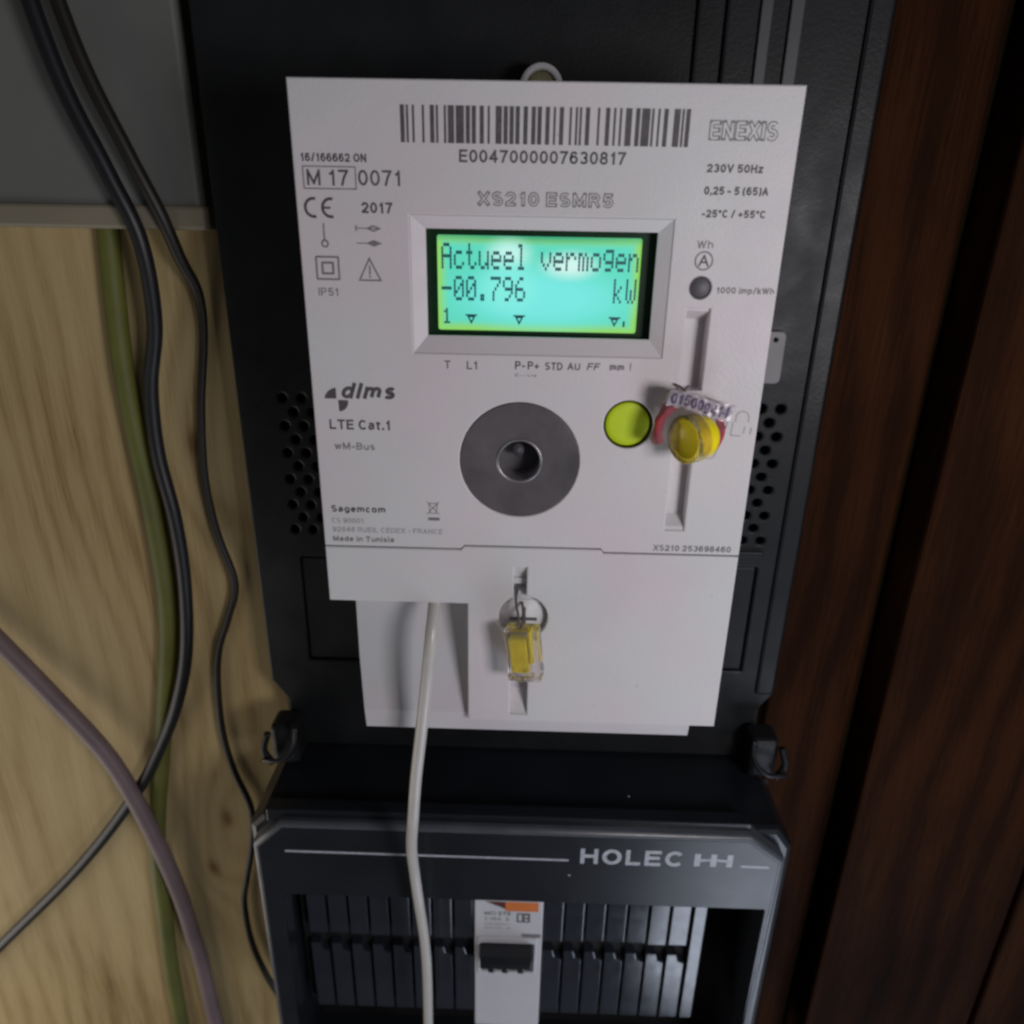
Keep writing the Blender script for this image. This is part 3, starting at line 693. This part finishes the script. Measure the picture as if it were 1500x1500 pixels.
# lime button
c1 = (btn_c[0], btn_c[1], 0)
b = MB(); b.lathe([(7.12, .3), (7.1, 5)], c1, n=48, cap=(False, False)); b.flat(circ(*btn_c, 7.1, 40), 4.4); b.build('button_socket', 'limering', mt)
b = MB(); b.lathe([(.01, 1.0), (5.0, .85), (6.2, .9), (6.5, 1.1), (6.6, 1.4), (6.6, 4.5)], (btn_c[0] - .1, btn_c[1] + .1, 0), n=48, cap=(False, False)); b.build('button', 'lime', mt)
# metrology lamp
b = MB(); b.lathe([(.01, .3), (2.5, .3)], (led_c[0], led_c[1], 0), n=32, cap=(False, False)); b.lathe([(2.5, .3), (2.75, .5), (2.8, 3)], (led_c[0], led_c[1], 0), n=32, cap=(False, False)); b.build('pulse_lamp', 'lens', mt)

# ---- print on the face
Z = -.05
mods = []
T128 = {104: '211214', 37: '132113', 99: '113141', 0: '212222', 47: '133121', 7: '122312', 63: '111224', 8: '132212', 17: '123221', 86: '412112'}
T128[86] = '411212'
code = ''.join(T128[k] for k in (104, 37, 99, 0, 47, 0, 0, 7, 63, 8, 17, 86)) + '2331112'
tot = sum(int(ch) for ch in code); mw = (101.9 - 28.5) / tot
b = MB(); x = 28.5
for i, ch in enumerate(code):
    wd = int(ch) * mw
    if i % 2 == 0: b.flat(rect(x - .03, 5.75, x + wd + .03, 14.35), Z)
    x += wd
b.build('barcode', 'ink', cv, recalc=False)
def tx(s_, x0, x1, yt, yb, m_='ink', **k): return text(s_, x0, x1, yt, yb, Z, m_, cv, **k)
tx('E0047000007630817', 43.4, 86.4, 15.75, 18.75, t=0.18)
outlined('XS210 ESMR5', 48.2, 83.9, 25.5, 29.1, Z, 'ink2', 'white', cv, t=.27, thin=.10)
outlined('ENEXIS', 107.1, 124.3, 8.1, 12.7, Z, 'ink2', 'white', cv, t=.25, thin=.13)
tx('230V 50Hz', 107.4, 121.8, 18.1, 20.1, t=0.215)
tx('0,25 - 5 (65)A', 107.3, 123.9, 23.4, 25.4, t=0.215)
tx('-25°C / +55°C', 107.3, 124.0, 29.0, 30.9, t=0.215)
tx('Wh', 106.9, 111.2, 36.6, 38.6, 'ink2')
tx('A', 107.7, 110.6, 40.2, 43.2, 'ink', t=0.149)
b = MB(); b.flat(circ(109.15, 41.75, 2.5, 32), Z, [circ(109.15, 41.75, 2.1, 32)])
b.flat(circ(109.05, 48.75, 3.15, 32), Z, [circ(109.05, 48.75, 2.9, 32)]); b.build('printed_ring', 'ink2', cv, recalc=False)
tx('1000 imp/kWh', 113.4, 129.1, 48.4, 50.1, 'ink2', t=0.197)
tx('T', 38.7, 40.5, 69.95, 72.2); tx('L1', 45.1, 48.2, 69.95, 72.3, t=0.149)
tx('P-', 58.9, 61.8, 69.7, 72.0, t=0.173); tx('P+', 62.5, 65.7, 69.7, 72.0, t=0.173)
tx('STD', 67.4, 72.4, 69.85, 72.0, t=0.173); tx('AU', 73.8, 77.4, 69.8, 71.9, t=0.173); tx('FF', 79.3, 82.8, 69.8, 71.8, t=0.173, shear=.15)
tx('mm', 85.8, 89.9, 69.7, 71.8, 'ink2', t=0.245); tx('!', 91.4, 91.9, 69.5, 71.7, 'ink2')
tx('E--', 58.9, 61.9, 73.2, 74.1, 'ink2'); tx('L+a', 62.5, 65.0, 73.2, 74.1, 'ink2')
tx('16/166662 ON', 2.1, 19.3, 17.15, 19.15, 'ink', t=0.20)
b = MB(); b.flat(rect(2.35, 20.15, 16.4, 25.75), Z, [rect(2.65, 20.45, 16.1, 25.45)])
b.flat(rect(3.95, 42.35, 10.5, 48.65, .3, 2), Z, [rect(4.45, 42.85, 10.0, 48.15)]); b.flat(rect(5.5, 43.8, 9.0, 47.2, .3, 2), Z, [rect(6.1, 44.4, 8.4, 46.6)])
b.build('printed_frames', 'ink2', cv, recalc=False)
tx('M 17', 3.4, 14.4, 21.0, 24.85); tx('0071', 16.9, 28.2, 20.95, 24.7)
tx('2017', 17.4, 25.6, 28.7, 31.4, t=0.20)
b = MB()       # CE mark
def arc(cx, cy, ri, ro, a0, a1, n=18):
    o = [(cx + ro * math.cos(math.radians(a0 + (a1 - a0) * k / n)), cy + ro * math.sin(math.radians(a0 + (a1 - a0) * k / n))) for k in range(n + 1)]
    return o + [(cx + ri * math.cos(math.radians(a1 + (a0 - a1) * k / n)), cy + ri * math.sin(math.radians(a1 + (a0 - a1) * k / n))) for k in range(n + 1)]
b.flat(arc(4.6, 30.25, 1.85, 2.6, 75, 285), Z); b.flat(arc(9.2, 30.25, 1.85, 2.6, 75, 285), Z); b.flat(rect(6.9, 29.97, 9.1, 30.53), Z - .01)
b.build('conformity_mark', 'ink', cv, recalc=False)
b = MB(); b.flat(rect(6.7, 34.1, 7.1, 38.3), Z); b.flat(circ(6.95, 39.2, 1.05, 20), Z, [circ(6.95, 39.2, .6, 20)])
for yy, full in ((35.2, 0), (38.95, 1)):
    b.flat(rect(15.5, yy - .13, 22.0, yy + .13), Z); dm = [(18.2, yy), (20.2, yy - .85), (22.5, yy), (20.2, yy + .85)]
    if full: b.flat(dm, Z - .01)
    else: b.flat(dm, Z - .01, [offset(dm, -.35)]); b.flat(rect(15.4, yy - .7, 15.8, yy + .7), Z - .01)
tr = [(18.7, 42.4), (22.0, 48.7), (15.5, 48.7)]; b.flat(tr, Z, [offset(tr, -.42)]); b.flat(rect(18.5, 44.6, 18.95, 47.0), Z); b.flat(rect(18.5, 47.3, 18.95, 47.8), Z)
b.build('printed_symbols', 'ink2', cv, recalc=False)
tx('IP51', 4.2, 9.8, 50.7, 52.8, 'ink2', t=0.149)
tx('dlms', 8.2, 24.0, 76.9, 81.6, 'ink', t=0.233, shear=.22)
b = MB(); b.flat([(7.0, 81.7), (3.5, 81.7), (3.9, 80.5), (4.8, 79.4), (6.0, 78.7), (7.0, 78.5)], Z); b.flat([(7.5, 82.1), (10.4, 82.1), (10.3, 83.4), (9.6, 84.6), (8.6, 85.3), (7.6, 85.5)], Z); b.build('logo_wedges', 'ink', cv, recalc=False)
tx('LTE Cat.1', 4.4, 22.5, 87.9, 90.9, 'ink', t=0.19)
tx('wM-Bus', 5.4, 17.5, 94.9, 97.1, 'ink2', t=0.161)
tx('Sagemcom', 2.9, 19.7, 115.1, 117.3, 'ink', t=0.209)
tx('CS 90001', 2.8, 12.7, 119.3, 121.0, 'ink3', t=0.149)
tx('92848 RUEIL CEDEX - FRANCE', 2.8, 37.3, 122.3, 124.0, 'ink3', t=0.154)
tx('Made in Tunisia', 2.8, 22.0, 125.4, 127.2, 'ink2', t=0.209)
b = MB(); b.stroke([(32.7, 113.3), (36.3, 117.3)], .22, Z); b.stroke([(36.2, 113.3), (32.6, 117.3)], .22, Z - .01); b.stroke([(33.2, 113.7), (33.6, 117), (35.4, 117), (35.8, 113.7)], .22, Z - .02, True); b.flat(rect(32.9, 118.4, 36.4, 119.4), Z)
b.build('bin_symbol', 'ink2', cv, recalc=False)
tx('XS210 253698460', 103.1, 127.2, 125.7, 127.75, 'ink2', t=0.197)
b = MB(); b.flat(arc(125.2, 84.6, 1.7, 2.0, 180, 360), Z); b.flat(rect(123.2, 84.6, 123.5, 86.0), Z); b.flat(rect(126.9, 84.6, 127.2, 86.0), Z); b.stroke([(122.6, 86.2), (122.4, 90.0), (125.2, 90.1)], .3, Z); b.stroke([(126.2, 87.6), (126.0, 89.2)], .4, Z); b.stroke([(128.2, 87.8), (128.0, 89.4)], .4, Z)
b.build('padlock_symbol', 'ink3', cv, recalc=False)

# ------------------------------------------------------------------ tamper seals
s1 = thing('tamper_seal', (109, 86, 0), 'round yellow tamper seal in a red rimmed clear case beside the lime button', 'seal')
RT = Matrix.Translation((109, 85.5, -6)) @ Matrix.Rotation(math.radians(14), 4, 'Z')
b = MB(); b.box(-9.6, -8.6, -2.6, 9.8, 8.2, 2.4, bev=1.9, seg=3, mtx=RT); b.build('clear_case', 'clear', s1, smooth=True)
for a0_, a1_ in ((158, 238), (-32, 30)):
    b = MB(); aa_ = [math.radians(a0_ + (a1_ - a0_) * k / 12) for k in range(13)]
    lp_ = [(108.7 + (9.9 - .5 * abs(k - 6) / 6) * math.cos(a), 87.2 + 9.9 * math.sin(a)) for k, a in enumerate(aa_)] + [(108.7 + 7.7 * math.cos(a), 87.2 + 7.7 * math.sin(a)) for a in reversed(aa_)]
    b.plate(lp_, -8.2, -4.6, bev=.35, back=True); b.build('red_rim', 'red', s1)
def crumple(v):
    x, y, z = v; z2 = z - .9 * math.sin((x + 9) / 18 * math.pi) + .16 * math.sin(x * .9 + y) + .09 * math.sin(x * 2.1 - y * 1.3)
    return RT @ Vector((x + .1 * math.sin(y * 2), y + .35 * math.sin(x * .45) + .12 * math.sin(x * 1.7), z2))
tp = MB(); nx_, ny_ = 36, 8
for zz in (-3.25, -3.05):
    tp.add([crumple((-9.4 + 18.6 * i / nx_, -8.9 + 4.5 * j / ny_ + (.25 * math.sin(i * 1.3) if j == ny_ else 0), zz)) for j in range(ny_ + 1) for i in range(nx_ + 1)],
           [(j * (nx_ + 1) + i, j * (nx_ + 1) + i + 1, (j + 1) * (nx_ + 1) + i + 1, (j + 1) * (nx_ + 1) + i) for j in range(ny_) for i in range(nx_)], True)
tpo = tp.build('number_tape', 'tape', s1, recalc=False)
class _Cr:
    def __matmul__(self, v): return crumple(tuple(v))
text('015009414', -8.6, 8.2, -8.2, -5.1, -3.33, 'tapeink', tpo, t=.2, mtx=_Cr())
ax = Vector((-.86, .05, -.50)).normalized(); e0 = Vector((113.0, 88.2, -7.4))
b = MB(); b.lathe([(4.6, -1.5), (6.0, .2), (6.0, 6.8), (5.7, 7.2), (5.3, 7.2), (5.2, 6.7), (.01, 6.7)], e0, axis=ax, n=40, cap=(True, False)); b.build('yellow_core', 'yellow', s1)
b = MB(); b.lathe([(.01, 6.5), (3, 6.6), (5.15, 6.66)], e0, axis=ax, n=36, cap=(False, False)); b.build('core_face', 'yellow2', s1)
b = MB(); b.lathe([(6.15, 3.0), (6.8, 3.4), (6.8, 7.6), (6.5, 8.0), (6.2, 7.6), (6.1, 3.6)], e0, axis=ax, n=40, cap=(False, False)); b.build('clear_collar', 'clear_y', s1)
b = MB(); b.tube([(104.5, 75.2, -.5), (106.3, 75.9, -1.6), (107.2, 77.4, -2.4), (107.0, 79.2, -4)], .35, n=8); b.tube([(108.6, 75.6, -.2), (107.4, 76.4, -1.6), (107.2, 78.6, -3)], .3, n=8); b.tube([(107, 93, -4), (108.5, 95.5, -2), (108.8, 97, 1.5)], .3, n=8); b.build('wire_loop', 'wire', s1)

s2_ = thing('tamper_seal', (63, 160, 0), 'small yellow tamper seal in a clear oblong case hanging below a round seat', 'seal')
R2 = Matrix.Translation((63.6, 161.8, -7.0)) @ Matrix.Rotation(math.radians(-6), 4, 'Z') @ Matrix.Rotation(math.radians(12), 4, 'Y')
b = MB(); b.box(-5.6, -9.6, -3.2, 5.6, 9.4, 3.2, bev=1.0, seg=2, mtx=R2); b.build('clear_case', 'clear', s2_)
b = MB(); b.box(-4.1, -6.6, -2.6, 1.9, 6.2, 1.6, bev=.7, mtx=R2); b.box(2.2, -8.6, -1.8, 3.4, 3.0, 1.8, bev=.3, mtx=R2); b.build('yellow_core', 'yellow', s2_)
b = MB()
for q in ((-3.6, 7.4), (-1.4, 8.2), (1.0, 7.0), (3.0, 6.0), (.4, 4.6)): b.box(q[0] - .6, q[1] - .6, -3.7, q[0] + .7, q[1] + .6, -2.4, bev=.25, mtx=R2)
b.build('crimped_end', 'clear_y', s2_)
b = MB(); b.tube([(61.0, 144.5, 4), (60.6, 146.6, -.5), (61.4, 150, -3.5), (62.2, 154.5, -6.5)], .38, n=8); b.tube([(62.6, 148.5, 2.2), (63.1, 150.5, -2), (62.8, 154.5, -6)], .42, n=8); b.tube([(63.5, 170.5, -7), (63.2, 175, -3.5), (62.5, 179, 3)], .35, n=8); b.build('wire_loop', 'wire', s2_)

# ------------------------------------------------------------------ cables
def cable(name, pts, r, m_, label, cat, n=14, flat=1.0):
    mid = pts[len(pts) // 2]
    b = MB(); b.tube(pts, r, n=n, flat=flat); o = b.build(name, m_)
    return props(o, label, cat)
cable('data_cable', [(33.8, 141, 8), (33.9, 148.5, 3.0), (33.5, 157.5, -5), (32.0, 173.6, -8), (29.4, 195.5, -8), (27.3, 213.2, -8), (25.6, 231.5, -7), (23.8, 250, -3), (23.6, 267, 1.5), (24.6, 287, 3.5), (25.8, 310, 6), (26.2, 335, 7), (25.5, 385, 8)], [2.05] * 13, 'cable_w',
      'thick off white cable hanging from under the meter in front of the lettered board', 'cable', n=18)
cable('black_cable', [(-92, -60, 56), (-82, -15, 56), (-72, 14, 58), (-65.5, 33, 61), (-63.0, 48, 66), (-60.5, 60, 71), (-61.5, 76, 73), (-66.5, 105, 73), (-69.0, 134, 73), (-67.2, 158, 73), (-62.5, 181.5, 73), (-67.5, 199, 73), (-74.0, 216, 73), (-77.2, 236, 73), (-78.2, 262, 73), (-75.5, 285, 73), (-69.5, 307, 72), (-71.5, 330, 72), (-77, 354, 72), (-80.5, 372, 72), (-80, 400, 72), (-75, 425, 72), (-66, 455, 72), (-60, 500, 72)],
      [2.4, 2.4, 2.4, 2.4, 2.2, 1.9] + [1.65] * 18, 'cable_k', 'thin black cable snaking down the bare plywood beside the meter board', 'cable')
cable('black_cable', [(-100, -60, 56), (-90, -10, 56), (-80, 20, 58), (-74, 42, 61), (-76, 70, 66), (-83, 95, 69), (-84.6, 122, 69), (-81.6, 150, 68), (-82.0, 180, 68), (-86.2, 213, 68), (-94, 240, 68), (-106, 266, 69), (-126, 300, 69), (-165, 350, 69), (-230, 420, 69), (-300, 500, 69)], 2.8, 'cable_k2',
      'thick black cable bulging in an arc at the left edge of the plywood', 'cable')
cable('earth_cable', [(-91, 20, 75), (-95, 90, 73.5), (-93.5, 150, 73.5), (-95, 200, 73.5), (-107, 262, 73.5), (-121, 330, 73.5), (-126, 390, 73.5), (-129, 440, 73.5), (-131, 560, 73.5)], 4.0, 'yg',
      'yellow green cable running down behind the thick black one', 'cable')
cable('grey_conduit', [(-215, 150, 71), (-180, 200, 70), (-148, 245, 67), (-131, 272, 65.5), (-122, 300, 65.5), (-116.5, 330, 67), (-113, 365, 70), (-111, 395, 71), (-109.5, 430, 72), (-107, 560, 72)], 3.9, 'mauve',
      'mauve grey flexible conduit along the lower left of the plywood', 'conduit')
